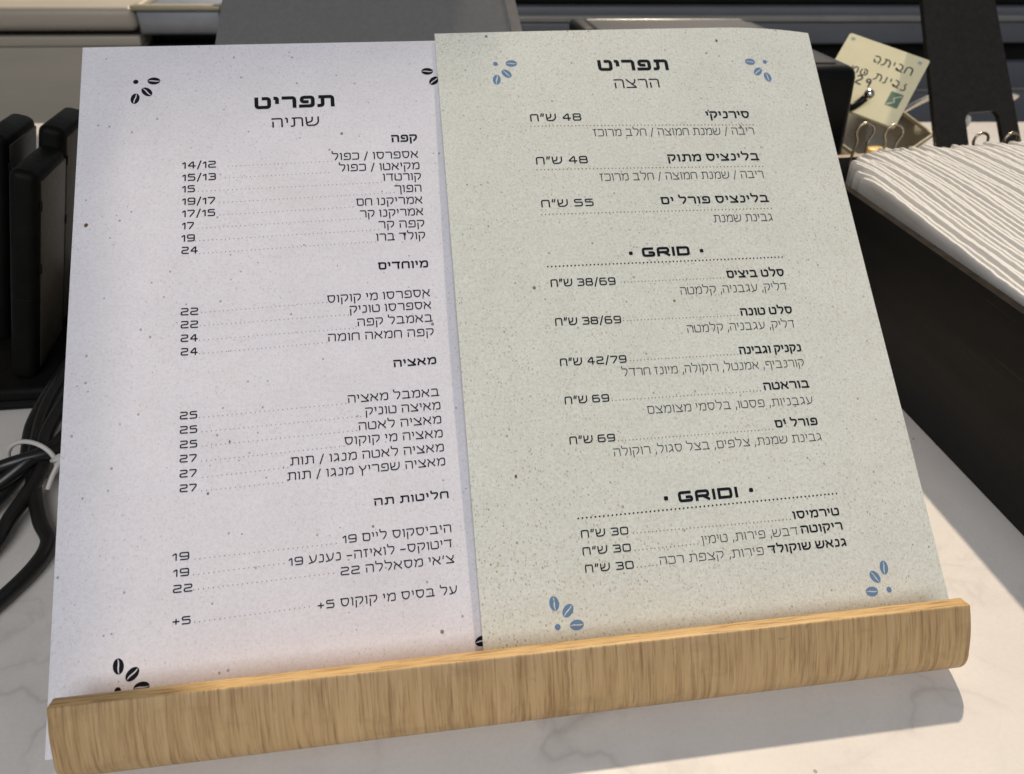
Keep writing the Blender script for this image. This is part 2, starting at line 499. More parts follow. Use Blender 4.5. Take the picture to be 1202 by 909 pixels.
def visual(tx):
    """Hebrew reads right to left; runs of figures keep their order"""
    out, run = '', ''
    for ch in tx[::-1]:
        if ch in '0123456789+' or (ch == '/' and run): run = ch + run
        else:
            out += run + ch; run = ''
    return out + run

WT = {3: .27, 2: .225, 1: .148, 1.15: .165, .9: .135, .72: .108}
def text_geo(tx, xl, yl, xr, yr, h, wt, vs_, fs, surf, track=.30):
    s = visual(tx) if not all(c in 'GRID' for c in tx) else tx
    if ' / ' in tx: s = visual(tx.replace('/', '\u0001')).replace('\u0001', '/')
    wd = WT[wt]
    tr = track + (wd - .1) * .8
    tot, items = 0., []
    for ch in s:
        if ch == ' ': tot += .48; continue
        w, pl = G[ch]
        items.append((tot, pl)); tot += w + tr
    tot -= tr
    hh = h * (1 - wd)                       # centre-line height
    w_mm = math.hypot(xr - xl, yr - yl)
    sx = (w_mm - wd * h) / tot
    ux, uy = (xr - xl) / w_mm, (yr - yl) / w_mm
    for x0, pls in items:
        for pl in pls:
            q = [((x0 + x) * sx, y * hh) for x, y in pl]
            rad = .19 * h
            if q[0] != q[-1]:                # square caps on open strokes
                for a_, b_ in ((0, 1), (-1, -2)):
                    e = Vector(q[a_]) - Vector(q[b_])
                    e = e.normalized() * wd * h * .46
                    q[a_] = (q[a_][0] + e.x, q[a_][1] + e.y)
            def put(x, y):
                x += wd * h / 2; y += wd * h / 2
                return surf(xl + x * ux + y * uy, yl + x * uy - y * ux)
            ribbon(smooth_corners(q, rad), wd * h, vs_, fs, put)

# ------------------------------------------------------------------ the print on the two menus (mm on each sheet: from its left edge, from its top edge)
PRINT = [
 ('L','title','תפריט',81.34,38.83,120.09,38.53,6.96,3.00),
 ('L','subtitle','שתיה',89.24,49.62,112.15,49.33,5.37,1.00),
 ('L','section_heading','קפה',146.69,60.30,159.55,60.27,4.21,2.00),
 ('L','section_heading','מיוחדים',135.89,128.77,159.35,129.00,3.78,2.00),
 ('L','section_heading','מאציה',139.70,177.26,159.13,177.17,3.50,2.00),
 ('L','section_heading','חליטות תה',127.25,238.61,159.23,238.49,3.15,2.00),
 ('L','item_name','אספרסו / כפול',117.27,69.23,159.24,69.60,4.00,1.00),
 ('L','item_name','מקיאטו / כפול',120.39,75.63,159.45,76.01,3.98,1.00),
 ('L','item_name','קורטדו',141.12,81.71,159.68,82.08,3.98,1.00),
 ('L','item_name','הפוך',146.39,88.37,159.42,88.54,3.96,1.00),
 ('L','item_name','אמריקנו חם',127.71,94.73,159.32,94.99,3.93,1.00),
 ('L','item_name','אמריקנו קר',129.09,101.12,159.23,101.33,3.91,1.00),
 ('L','item_name','קפה קר',137.44,107.33,159.29,107.71,3.89,1.00),
 ('L','item_name','קולד ברו',135.95,113.86,159.19,114.06,3.87,1.00),
 ('L','item_name','אספרסו מי קוקוס',111.81,143.97,159.01,143.82,3.76,1.00),
 ('L','item_name','אספרסו טוניק',121.64,149.83,159.05,150.01,3.75,1.00),
 ('L','item_name','באמבל קפה',124.75,156.34,159.15,156.44,3.73,1.00),
 ('L','item_name','קפה חמאה חומה',111.25,162.74,159.12,163.39,3.70,1.00),
 ('L','item_name','באמבל מאציה',118.56,192.25,159.14,192.30,3.61,1.00),
 ('L','item_name','מאיצה טוניק',125.91,198.57,159.18,198.59,3.59,1.00),
 ('L','item_name','מאציה לאטה',122.58,205.00,158.99,205.06,3.57,1.00),
 ('L','item_name','מאציה מי קוקוס',116.20,211.05,159.05,211.41,3.55,1.00),
 ('L','item_name','מאציה לאטה מנגו / תות',92.89,217.87,159.06,217.77,3.52,1.00),
 ('L','item_name','מאציה שפריץ מנגו / תות',91.42,224.25,159.10,224.02,3.50,1.00),
 ('L','item_name','היביסקוס ליים 19',113.31,252.98,159.08,253.13,3.42,1.00),
 ('L','item_name','דיטוקס- לואיזה- נענע 19',91.06,259.81,158.88,259.43,3.38,1.00),
 ('L','item_name',"צ'אי מסאללה 22",111.73,265.97,159.15,265.96,3.37,1.00),
 ('L','item_name','על בסיס מי קוקוס +5',102.02,278.35,159.28,278.61,3.33,1.00),
 ('L','item_price','14/12',47.44,70.59,62.97,70.69,3.82,1.15),
 ('L','item_price','15/13',47.49,77.25,62.94,77.39,3.80,1.15),
 ('L','item_price','15',47.54,83.34,53.42,83.42,3.77,1.15),
 ('L','item_price','19/17',47.59,89.96,62.58,90.15,3.76,1.15),
 ('L','item_price','17/15',47.64,96.33,62.56,96.51,3.74,1.15),
 ('L','item_price','17',47.69,102.64,53.03,102.74,3.71,1.15),
 ('L','item_price','19',47.48,109.00,53.43,109.11,3.69,1.15),
 ('L','item_price','24',47.42,115.22,54.76,115.39,3.67,1.15),
 ('L','item_price','22',47.34,145.52,55.02,145.67,3.57,1.15),
 ('L','item_price','22',47.39,151.71,55.03,151.89,3.55,1.15),
 ('L','item_price','24',47.45,158.13,54.83,158.30,3.53,1.15),
 ('L','item_price','24',47.50,164.48,54.84,164.67,3.51,1.15),
 ('L','item_price','25',47.39,193.48,54.77,193.57,3.42,1.15),
 ('L','item_price','25',47.45,199.80,54.78,199.91,3.40,1.15),
 ('L','item_price','25',47.50,206.16,54.80,206.29,3.38,1.15),
 ('L','item_price','27',47.45,212.30,54.54,212.43,3.36,1.15),
 ('L','item_price','27',47.51,218.74,54.55,218.86,3.34,1.15),
 ('L','item_price','27',47.57,224.90,54.57,225.04,3.32,1.15),
 ('L','item_price','19',45.02,252.73,51.67,252.78,3.23,1.15),
 ('L','item_price','19',45.43,259.14,51.61,259.23,3.21,1.15),
 ('L','item_price','22',45.27,265.47,52.96,265.56,3.19,1.15),
 ('L','item_price','+5',45.31,277.94,52.36,278.03,3.15,1.15),
 ('R','title','תפריט',84.78,26.60,123.56,26.26,7.00,3.00),
 ('R','subtitle','הרצה',91.98,37.53,116.73,37.22,5.65,0.90),
 ('R','item_name','סירניקי',139.17,56.58,163.55,56.49,4.48,2.00),
 ('R','item_name','בלינציס מתוק',113.96,82.11,164.03,81.97,4.33,2.00),
 ('R','item_name','בלינציס פורל ים',106.49,106.44,164.37,106.50,4.21,2.00),
 ('R','item_name','סלט ביצים',133.80,147.81,163.99,148.05,4.03,2.00),
 ('R','item_name','סלט טונה',137.02,167.90,163.94,168.11,3.94,2.00),
 ('R','item_name','נקניק וגבינה',132.62,187.48,164.19,187.84,3.85,2.00),
 ('R','item_name','בוראטה',141.14,205.90,164.15,206.07,3.77,2.00),
 ('R','item_name','פורל ים',142.98,224.27,164.07,224.36,3.69,2.00),
 ('R','item_name','טירמיסו',142.42,266.32,164.67,266.45,3.50,2.00),
 ('R','item_name','ריקוטה',144.80,272.90,164.72,272.84,3.48,2.00),
 ('R','item_name','גנאש שוקולד',127.83,280.09,164.99,280.01,3.43,2.00),
 ('R','item_price','48 ש"ח',45.10,57.07,71.77,57.04,4.41,1.15),
 ('R','item_price','48 ש"ח',45.42,82.19,71.93,82.15,4.28,1.15),
 ('R','item_price','55 ש"ח',45.44,106.34,71.87,106.34,4.16,1.15),
 ('R','item_price','38/69 ש"ח',45.37,148.61,77.17,148.87,3.96,1.15),
 ('R','item_price','38/69 ש"ח',45.35,168.24,77.16,168.62,3.87,1.15),
 ('R','item_price','42/79 ש"ח',45.39,188.10,77.01,188.21,3.78,1.15),
 ('R','item_price','69 ש"ח',45.49,206.25,66.26,206.29,3.68,1.15),
 ('R','item_price','69 ש"ח',45.51,224.76,66.49,224.83,3.60,1.15),
 ('R','item_price','30 ש"ח',45.65,265.98,66.64,266.18,3.41,1.15),
 ('R','item_price','30 ש"ח',45.45,273.23,66.73,273.41,3.38,1.15),
 ('R','item_price','30 ש"ח',45.64,280.56,66.92,280.71,3.35,1.15),
 ('R','ingredient_line','ריבה / שמנת חמוצה / חלב מרוכז',76.73,66.56,164.25,66.46,4.27,0.72),
 ('R','ingredient_line','ריבה / שמנת חמוצה / חלב מרוכז',76.75,92.43,164.36,92.39,4.15,0.72),
 ('R','ingredient_line','גבינת שמנת',132.55,117.15,164.27,117.23,4.09,0.72),
 ('R','ingredient_line','דליק, עגבניה, קלמטה',108.66,155.46,163.75,155.53,3.90,0.72),
 ('R','ingredient_line','דליק, עגבניה, קלמטה',108.77,175.13,163.48,175.35,3.82,0.72),
 ('R','ingredient_line','קורנביף, אמנטל, רוקולה, מיונז חרדל',73.89,194.66,163.91,195.42,3.70,0.72),
 ('R','ingredient_line','עגבניות, פסטו, בלסמי מצומצם',83.29,213.27,164.07,214.12,3.63,0.72),
 ('R','ingredient_line','גבינת שמנת, צלפים, בצל סגול, רוקולה',64.87,231.64,164.34,231.79,3.54,0.72),
 ('R','ingredient_line','דבש, פירות, טימין',98.68,273.22,143.24,273.21,3.38,0.72),
 ('R','ingredient_line','פירות, קצפת רכה',78.47,280.29,125.74,280.26,3.32,0.72),
 ('R','section_heading','GRID',92.57,134.93,117.03,134.87,5.10,3.00),
 ('R','section_heading','GRIDI',91.30,254.58,119.11,254.57,4.95,3.00),
]
LEADERS = [
 ('L',68.54,70.22,117.25,69.71,'k',1.90,0.17),
 ('L',67.24,76.64,115.50,75.86,'k',1.90,0.17),
 ('L',54.88,83.14,140.37,82.47,'k',1.90,0.17),
 ('L',64.51,89.67,146.14,88.40,'k',1.90,0.17),
 ('L',64.48,96.09,126.07,95.19,'k',1.90,0.17),
 ('L',54.92,102.50,129.06,101.57,'k',1.90,0.17),
 ('L',53.73,108.95,137.40,107.96,'k',1.90,0.17),
 ('L',55.63,115.44,135.61,114.15,'k',1.90,0.17),
 ('L',56.44,144.67,111.59,143.66,'k',1.90,0.17),
 ('L',55.90,150.98,121.00,150.33,'k',1.90,0.17),
 ('L',55.59,157.84,122.95,157.08,'k',1.90,0.17),
 ('L',55.60,164.17,110.74,163.20,'k',1.90,0.17),
 ('L',55.61,193.27,117.70,192.38,'k',1.90,0.17),
 ('L',56.71,199.67,123.82,198.77,'k',1.90,0.17),
 ('L',56.72,205.92,121.73,205.08,'k',1.90,0.17),
 ('L',56.55,212.48,115.93,211.41,'k',1.90,0.17),
 ('L',57.07,219.47,91.94,218.56,'k',1.90,0.17),
 ('L',56.56,225.13,89.57,224.76,'k',1.90,0.17),
 ('L',53.88,252.85,110.62,252.69,'k',1.90,0.17),
 ('L',53.37,259.02,89.04,258.45,'k',1.90,0.17),
 ('L',53.39,264.94,108.91,264.63,'k',1.90,0.17),
 ('L',53.77,277.64,98.68,276.85,'k',1.90,0.17),
 ('R',45.03,59.90,164.67,60.54,'g',1.90,0.30),
 ('R',45.40,85.25,165.01,85.54,'g',1.90,0.30),
 ('R',45.02,110.21,164.78,110.14,'g',1.90,0.30),
 ('R',45.06,138.03,164.87,137.56,'b',1.90,0.42),
 ('R',45.31,257.49,165.46,256.64,'b',1.90,0.42),
 ('R',79.88,147.67,132.08,147.58,'g',1.70,0.20),
 ('R',78.34,167.34,135.53,167.55,'g',1.70,0.20),
 ('R',78.78,187.32,131.64,187.24,'g',1.70,0.20),
 ('R',67.64,205.82,139.36,205.94,'g',1.70,0.20),
 ('R',67.81,224.69,141.43,224.69,'g',1.70,0.20),
 ('R',68.79,265.86,140.95,266.20,'g',1.70,0.20),
 ('R',68.44,273.17,96.78,272.97,'g',1.70,0.20),
 ('R',68.38,280.28,77.12,280.20,'g',1.70,0.20),
]
BULLETS = [(86.88,132.65),(123.23,132.55),(85.69,252.15),(125.42,251.76)]
BEANS = [
 ('L','dot',25.33,20.86,0),
 ('L','b',33.73,20.63,0),
 ('L','b',30.60,26.83,-45),
 ('L','b',25.25,30.55,80),
 ('L','b',167.75,18.94,0),
 ('L','b',170.77,24.75,45),
 ('L','b',25.30,290.78,-83),
 ('L','b',30.56,294.28,45),
 ('L','b',34.08,299.52,5),
 ('L','dot',25.32,299.65,0),
 ('L','b',167.66,298.48,12),
 ('R','dot',30.38,21.39,0),
 ('R','b',38.68,21.27,0),
 ('R','b',35.61,27.59,-45),
 ('R','b',30.15,31.25,83),
 ('R','b',170.74,20.48,0),
 ('R','dot',179.61,20.07,0),
 ('R','b',174.17,26.63,45),
 ('R','b',179.35,29.98,-75),
 ('R','b',180.52,290.85,85),
 ('R','b',175.07,294.37,-52),
 ('R','b',171.95,300.35,0),
 ('R','dot',180.54,300.38,0),
 ('R','b',30.84,291.63,-83),
 ('R','b',36.29,295.01,50),
 ('R','b',39.38,301.04,3),
 ('R','dot',31.23,301.09,0),
]

# ------------------------------------------------------------------ setting: the counter
def counter():
    me = pydata('counter', [(-900, -700, 0), (1100, -700, 0), (1100, 494.7, 0), (-900, 616, 0),
                            (-900, -700, -30), (1100, -700, -30), (1100, 494.7, -30), (-900, 616, -30)],
                [(0, 1, 2, 3), (7, 6, 5, 4), (0, 4, 5, 1), (1, 5, 6, 2), (2, 6, 7, 3), (3, 7, 4, 0)])
    o = link('counter', me, 'quartz')
    tag(o, kind='structure')
    return o
counter()
shade_poly = [(110, 100), (110, 326), (72, 346), (62, 360), (-9, 433), (200, 443), (200, 1150), (-1800, 1150), (-1800, 100)]
tag(link('shade_panel', plate_mesh('shade_panel', shade_poly, 24, lambda a, b, c: Vector((a, b, 715 + c))), 'beige_metal'), kind='structure')  # added unseen panel, its outline cut to shade the counter on the left
tag(link('floor', pydata('floor', [(-2500, -1500, -302), (2500, -1500, -302), (2500, 2500, -302), (-2500, 2500, -302)], [(0, 1, 2, 3)]), 'dark_shelf'), kind='structure')

# ------------------------------------------------------------------ the menu stand (bent bamboo: board, U-shaped trough, lip)
E_ = math.radians(38)
Z0 = -206.0
cE, sE = math.cos(E_), math.sin(E_)
def sw(u, v, n):
    """sheet frame (along the rail, up the board, out of the board) -> world mm"""
    return Vector((u, v * cE - n * sE, v * sE + n * cE - Z0))

def stand():
    root = empty('menu_stand', (20, -250, 0))
    tag(root, 'bent bamboo menu stand with a rolled front lip holding two paper menus', 'menu stand')
    # profile in (v, n): a bulging lip with a slanted sawn end, a round bottom, then the board side
    inner, outer = [], []
    def both(vi, ni, vo, no): inner.append((vi, ni)); outer.append((vo, no))
    VC, NC, RO, RI = -323.8, 5.5, 11.0, 5.5
    al = math.radians(22)
    d = Vector((math.cos(al), math.sin(al))); nn = Vector((-math.sin(al), math.cos(al)))
    s_out = Vector((VC, NC)) + nn * RO; s_in = Vector((VC, NC)) + nn * RI
    for i in range(9):
        t = 1 - i / 8
        bow = nn * (.8 * math.sin(math.pi * t))
        a_, b_ = s_in + d * 21.8 * t + bow, s_out + d * 20.8 * t + bow
        both(a_.x, a_.y, b_.x, b_.y)
    a0 = math.atan2(nn.y, nn.x)
    tot = math.radians(270) - a0
    for i in range(1, 17):
        a = a0 + tot * i / 16
        both(VC + RI * math.cos(a), NC + RI * math.sin(a), VC + RO * math.cos(a), NC + RO * math.sin(a))
    both(-312, NC - RI, -312, NC - RO)
    X0, X1 = -157.3, 201.8
    nseg = 60
    vs_, fs, mi = [], [], []
    K = len(inner)
    ring = outer + inner[::-1]
    R_ = len(ring)
    for s in range(nseg + 1):
        x = X0 + (X1 - X0) * s / nseg
        for (v, n) in ring: vs_.append(sw(x, v, n))
    for s in range(nseg):
        for j in range(R_):
            j2 = (j + 1) % R_
            fs.append((s * R_ + j, s * R_ + j2, (s + 1) * R_ + j2, (s + 1) * R_ + j))
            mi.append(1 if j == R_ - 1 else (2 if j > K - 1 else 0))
    for s, rev in ((0, False), (nseg, True)):
        for j in range(K - 1):
            q = (s * R_ + j, s * R_ + j + 1, s * R_ + R_ - 2 - j, s * R_ + R_ - 1 - j)
            fs.append(q if rev else q[::-1]); mi.append(1)
    me = bpy.data.meshes.new('front_lip')
    me.from_pydata([tuple((v - Vector((20, -250, 0))) * MM) for v in vs_], [], fs)
    for p, m_ in zip(me.polygons, mi): p.material_index = m_
    bm = bmesh.new(); bm.from_mesh(me)
    bmesh.ops.recalc_face_normals(bm, faces=bm.faces)
    es = [e for e in bm.edges if len(e.link_faces) == 2 and e.calc_face_angle(0) > 1.0]
    bmesh.ops.bevel(bm, geom=es, offset=.0004, segments=2, profile=.5, affect='EDGES')
    bm.to_mesh(me); bm.free()
    for p in me.polygons: p.use_smooth = True
    me.set_sharp_from_angle(angle=math.radians(40))
    link('front_lip', me, ['bamboo', 'bamboo_edge', 'bamboo_glow'], root)
    # back board behind the sheets
    def fr(a, b, c): return sw(a, b, c - .4) - Vector((20, -250, 0))
    b = link('back_board', plate_mesh('back_board', round_rect(-140, -312.05, 184, -46, .01, 1)[:0] or
             [(-140, -312), (184, -312), (184, -60), (170, -46), (-126, -46), (-140, -60)], 4.6, fr), 'bamboo', root)
    # prop leg at the back
    p0 = sw(20, -110, -5)
    foot_y = p0.y + 62
    leg = box_mesh('back_leg', (-35, 0, 0), (35, 5, 1), 0,
                   xf=lambda p: (p.x + 0, (p0.y + 250 + p.y - (6 if p.z > .5 else 0)) if p.z > .5 else (foot_y + 250 + p.y), p0.z - 3 if p.z > .5 else 0))
    link('back_leg', leg, 'bamboo', root)
stand()

# ------------------------------------------------------------------ the two menu sheets
LO = Vector((-173.262, -7.99)); AX = Vector((.99984398, .01766411)); AY = Vector((-.01766411, .99984398))
def surf_left(off):
    def f(a, b):
        p = LO + AX * a - AY * b
        return sw(p.x, p.y, .6 + off + .5 * math.sin(a / 60. + b / 200.) * math.sin(b / 90.))
    return f
def n_right(a, b): return 2.0 + 2.0 * b / 328 - 5.0 * (max(0, a - 155) / 55) ** 2
def surf_right(off):
    def f(a, b): return sw(a, -b, n_right(a, b) + off + 1.1 * math.sin(a / 52. + b / 160. + .2) * math.sin(b / 80. + .3))
    return f
SURF = {'L': surf_left, 'R': surf_right}

def sheet(side, corners, mname, label):
    """corners: TL, TR, BR, BL in sheet mm"""
    f, g = SURF[side](0), SURF[side](-.55)
    nx, ny = 60, 80
    tl, tr, br, bl = map(Vector, corners)
    vs_, fs = [], []
    for lay in (f, g):
        for j in range(ny + 1):
            for i in range(nx + 1):
                s, t = i / nx, j / ny
                p = (tl * (1 - s) + tr * s) * (1 - t) + (bl * (1 - s) + br * s) * t
                vs_.append(lay(p.x, p.y))
    W_ = nx + 1; N_ = W_ * (ny + 1)
    for j in range(ny):
        for i in range(nx):
            a = j * W_ + i
            fs.append((a, a + W_, a + W_ + 1, a + 1))
            fs.append((N_ + a, N_ + a + 1, N_ + a + W_ + 1, N_ + a + W_))
    for i in range(nx):
        a = i; fs.append((a, a + 1, N_ + a + 1, N_ + a))
        a = ny * W_ + i; fs.append((a + 1, a, N_ + a, N_ + a + 1))
    for j in range(ny):
        a = j * W_; fs.append((a + W_, a, N_ + a, N_ + a + W_))
        a = j * W_ + nx; fs.append((a, a + W_, N_ + a + W_, N_ + a))
    me = pydata('menu_sheet', vs_, fs, 40)
    o = link('menu_sheet', me, mname)
    tag(o, label, 'menu', 'menu sheets leaning on the bamboo stand')
    return o
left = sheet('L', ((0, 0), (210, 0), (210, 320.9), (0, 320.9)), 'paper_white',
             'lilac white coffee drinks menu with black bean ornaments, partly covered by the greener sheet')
right = sheet('R', ((0, 1.8), (212.4, -2.9), (210.9, 327.5), (-.3, 327.5)), 'paper_green',
              'speckled grey green food menu with blue bean ornaments and the headings GRID and GRIDI')
SHEET = {'L': left, 'R': right}
LIFT = .07

for (s, kind, tx, xl, yl, xr, yr, h, wt) in PRINT:
    vs_, fs = [], []
    text_geo(tx, xl, yl, xr, yr, h, wt, vs_, fs, SURF[s](LIFT))
    link(kind, pydata(kind, vs_, fs), 'ink_grey' if wt < .8 else 'ink', SHEET[s])
    if tx in ('GRID', 'GRIDI'):
        for (bx, by) in (BULLETS[:2] if tx == 'GRID' else BULLETS[2:]):
            r = .95
            rr_ = round_rect(bx - r, by - r, bx + r, by + r, .5, 3)
            link('bullet', pydata('bullet', [SURF[s](LIFT)(*p) for p in rr_][::-1], [tuple(range(len(rr_)))]), 'ink', SHEET[s])

for (s, xl, yl, xr, yr, c, sp, r) in LEADERS:
    r = {'k': .21, 'g': max(r, .27) + .03 * (r > .25), 'b': r}[c]
    vs_, fs = [], []
    L_ = math.hypot(xr - xl, yr - yl); n = max(2, int(L_ / sp))
    f = SURF[s](LIFT)
    for i in range(n + 1):
        x, y = xl + (xr - xl) * i / n, yl + (yr - yl) * i / n
        st = len(vs_)
        for q in range(8):
            a = -2 * math.pi * q / 8
            vs_.append(f(x + r * math.cos(a), y + r * math.sin(a)))
        fs.append(tuple(range(st, st + 8)))
    link('dotted_line', pydata('dotted_line', vs_, fs), {'k': 'ink_dots', 'g': 'ink_brown', 'b': 'ink'}[c], SHEET[s])

for (s, kind, x, y, ang) in BEANS:
    f = SURF[s](LIFT)
    a0 = math.radians(ang)
    vs_, fs = [], []
    def put(px, py): return f(x + px * math.cos(a0) + py * math.sin(a0), y - px * math.sin(a0) + py * math.cos(a0))
    if kind == 'dot':
        for q in range(16):
            a = -2 * math.pi * q / 16
            vs_.append(put(1.25 * math.cos(a), 1.25 * math.sin(a)))
        fs.append(tuple(range(16)))
    else:
        A_, B_ = 3.0, 2.05
        for sg in (1, -1):                                  # two halves with a gently curved slit between them
            st = len(vs_); m_ = 14
            for q in range(m_ + 1):
                t = q / m_
                px = A_ * math.cos(math.pi * t)
                wv = .22 * math.sin(px / A_ * math.pi * .9)
                vs_.append(put(px, sg * B_ * math.sin(math.pi * t)))
                slit = .30 * math.sqrt(max(0, 1 - (px / (A_ * .93)) ** 2)) if abs(px) < A_ * .93 else 0
                yy = sg * slit + wv * math.sin(math.pi * t)
                vs_.append(put(px, yy if abs(yy) < B_ * math.sin(math.pi * t) else sg * B_ * math.sin(math.pi * t) * .5))
            for q in range(m_):
                a, b, c, d = st + 2 * q, st + 2 * q + 1, st + 2 * q + 3, st + 2 * q + 2
                fs.append((a, d, c, b) if sg < 0 else (a, b, c, d))
    link('coffee_bean_print' if kind != 'dot' else 'dot_print', pydata(kind, vs_, fs), 'ink' if s == 'L' else 'ink_blue', SHEET[s])

for s, x, y, r in (('R', 153.6, 7.0, .9), ('L', 5.6, 98.0, 1.1), ('R', 91, 24, .45), ('R', 20, 237, .7), ('L', 68, 205, .5)):
    vs_ = [SURF[s](LIFT)(x + r * random.uniform(.6, 1.1) * math.cos(-a), y + 1.35 * r * random.uniform(.6, 1.1) * math.sin(-a)) for a in [i * 2 * math.pi / 9 for i in range(9)]]
    link('paper_fleck', pydata('paper_fleck', vs_, [tuple(range(9))]), 'fleck', SHEET[s])

# ------------------------------------------------------------------ black devices standing in a charging dock, left
UPV = Vector((38, 14, 123)).normalized()
BKV = Vector((-.10, .99, 0)); BKV = (BKV - UPV * BKV.dot(UPV)).normalized()
SDV = UPV.cross(BKV) * -1                                     # towards the right
def device(base, H, D, label):
    base = Vector(base)
    root = empty('charging_device', base)
    tag(root, label, 'device', 'black devices upright in the charging dock')
    T = 14.5
    def xf(p): return SDV * p.x + BKV * p.y + UPV * p.z
    link('body', box_mesh('body', (-T / 2, 0, 0), (T / 2, D, H), 4.8, 5, xf), 'black_plastic', root)
    link('side_panel', box_mesh('side_panel', (T / 2 - 1.0, 5.5, 8), (T / 2 + .5, D - 1.5, H - 5.5), .9, 2, xf), 'olive_panel', root)
    for z in (H - 22, H - 60):
        link('button', box_mesh('button', (T / 2 - .6, 3.6, z), (T / 2 + 1.1, 6.2, z + 6), .6, 2, xf), 'black_gloss', root)
    link('seam', box_mesh('seam', (-T / 2 + 3.5, -.35, H * .42), (T / 2 - 3.5, .5, H * .42 + .9), 0, 1, xf), 'black_gloss', root)
device((-262, -20, 15), 132, 60, 'black slab device in front, beside the cable bundle and left of the lilac white menu')
device((-268, 37, 15), 139, 62, 'rear black slab device touching the edge of the lilac white menu')
device((-297, 28, 15), 138, 62, 'rear black slab device cut by the left picture edge')
dk = empty('charging_dock', (-280, 40, 0))
tag(dk, 'low black charging dock under the upright slab devices', 'dock')
link('base', box_mesh('base', (-70, -71, 0), (58, 85, 16), 4, 3), 'black_plastic', dk)
link('front_strip', box_mesh('front_strip', (-66, -72.2, 5), (54, -70.5, 9), .5, 2), 'black_gloss', dk)

# ------------------------------------------------------------------ cable bundle with its white tie
cab = empty('cable_bundle', (-220, -100, 0))
tag(cab, 'bundle of black cables gathered by a white tie beside the lilac white menu', 'cable')
def cable(pts, r):
    link('cable', tube_mesh('cable', [Vector(p) - Vector((-220, -100, 0)) for p in pts], r, 12, 8), 'cable', cab)
cable([(-190, 60, 62), (-206, 26, 52), (-222, -18, 36), (-231, -60, 24), (-228, -92, 17), (-224, -112, 10), (-214, -134, 6), (-205.5, -148, 5), (-206, -163, 5), (-214, -182, 5), (-228, -205, 5), (-250, -235, 5)], 3.7)
cable([(-184, 40, 46), (-200, 6, 44), (-215, -40, 32), (-224, -80, 22), (-222, -98, 16), (-223, -112, 12), (-228, -132, 8), (-230, -150, 6), (-240, -175, 5), (-262, -205, 5)], 3.7)
cable([(-196, 70, 42), (-214, 30, 38), (-232, -20, 26), (-238, -66, 18), (-234, -95, 12), (-240, -118, 8), (-256, -145, 5), (-280, -170, 5)], 3.7)
cable([(-176, 10, 36), (-192, -24, 30), (-207, -62, 24), (-217, -88, 19), (-226, -102, 20), (-240, -114, 14), (-262, -126, 7), (-290, -140, 5)], 3.7)
cable([(-166, -46, 12), (-186, -68, 13), (-204, -86, 15), (-220, -98, 20), (-238, -106, 20), (-262, -110, 12), (-290, -112, 6)], 3.6)
# tie: flat band round the bundle with a twisted tail
c0 = Vector((-7, 1, 17)); band = []
for i in range(14):
    a = 2 * math.pi * i / 14
    band.append(c0 + Vector((13 * math.cos(a), 3 * math.sin(a) + 3 * math.cos(a) * -1, 10.5 * math.sin(a))))
link('tie_band', tube_mesh('tie_band', band, 1.3, 8, 4, True), 'tie', cab)
link('tie_tail', tube_mesh('tie_tail', [(5, -3, 19), (8, -5, 21), (11.5, -5, 22), (9, -8, 19), (6, -12, 14), (4, -15, 10)], 1.2, 8, 5), 'tie', cab)
link('tie_knot', tube_mesh('tie_knot', [(7, -4, 20), (10, -3.4, 22), (12, -6, 22), (9, -7, 19)], 1.6, 8, 5), 'tie', cab)

# ------------------------------------------------------------------ black wooden napkin box, right
BX = 287.5
def napkin_box():
    root = empty('napkin_box', (BX, -60, 0))
    tag(root, 'open black wooden box filled with white napkins, right of the menus', 'box')
    O = Vector((BX, -60, 0))
    def part(name, lo, hi, mats, xf=None, bev=.8):
        me = box_mesh(name, Vector(lo) - O, Vector(hi) - O, bev, 2, xf)
        if len(mats) > 1:
            for p in me.polygons:
                if p.normal.z > .8: p.material_index = 1
        link(name, me, mats, root)
    tw = lambda p: (p.x + (p.y + 0) * -.012, p.y, p.z)
    part('side_wall', (BX, -290, 0), (BX + 6.5, 98, 99), ['black_wood', 'black_wood_edge'], tw)
    part('side_wall', (BX + 215, -290, 0), (BX + 221, 98, 99), ['black_wood', 'black_wood_edge'], tw)
    part('back_wall', (BX + 1, 98.2, 0), (BX + 220.5, 105, 99), ['black_wood', 'tan_board'], lambda p: (p.x, p.y + (p.x) * .085, p.z))
    part('front_wall', (BX + 6.7, -290, 0), (BX + 214.8, -284, 99), ['black_wood', 'black_wood_edge'], tw)
    part('bottom', (BX + 6.7, -283.8, 0), (BX + 214.8, 98, 5), ['black_wood'], tw)
napkin_box()

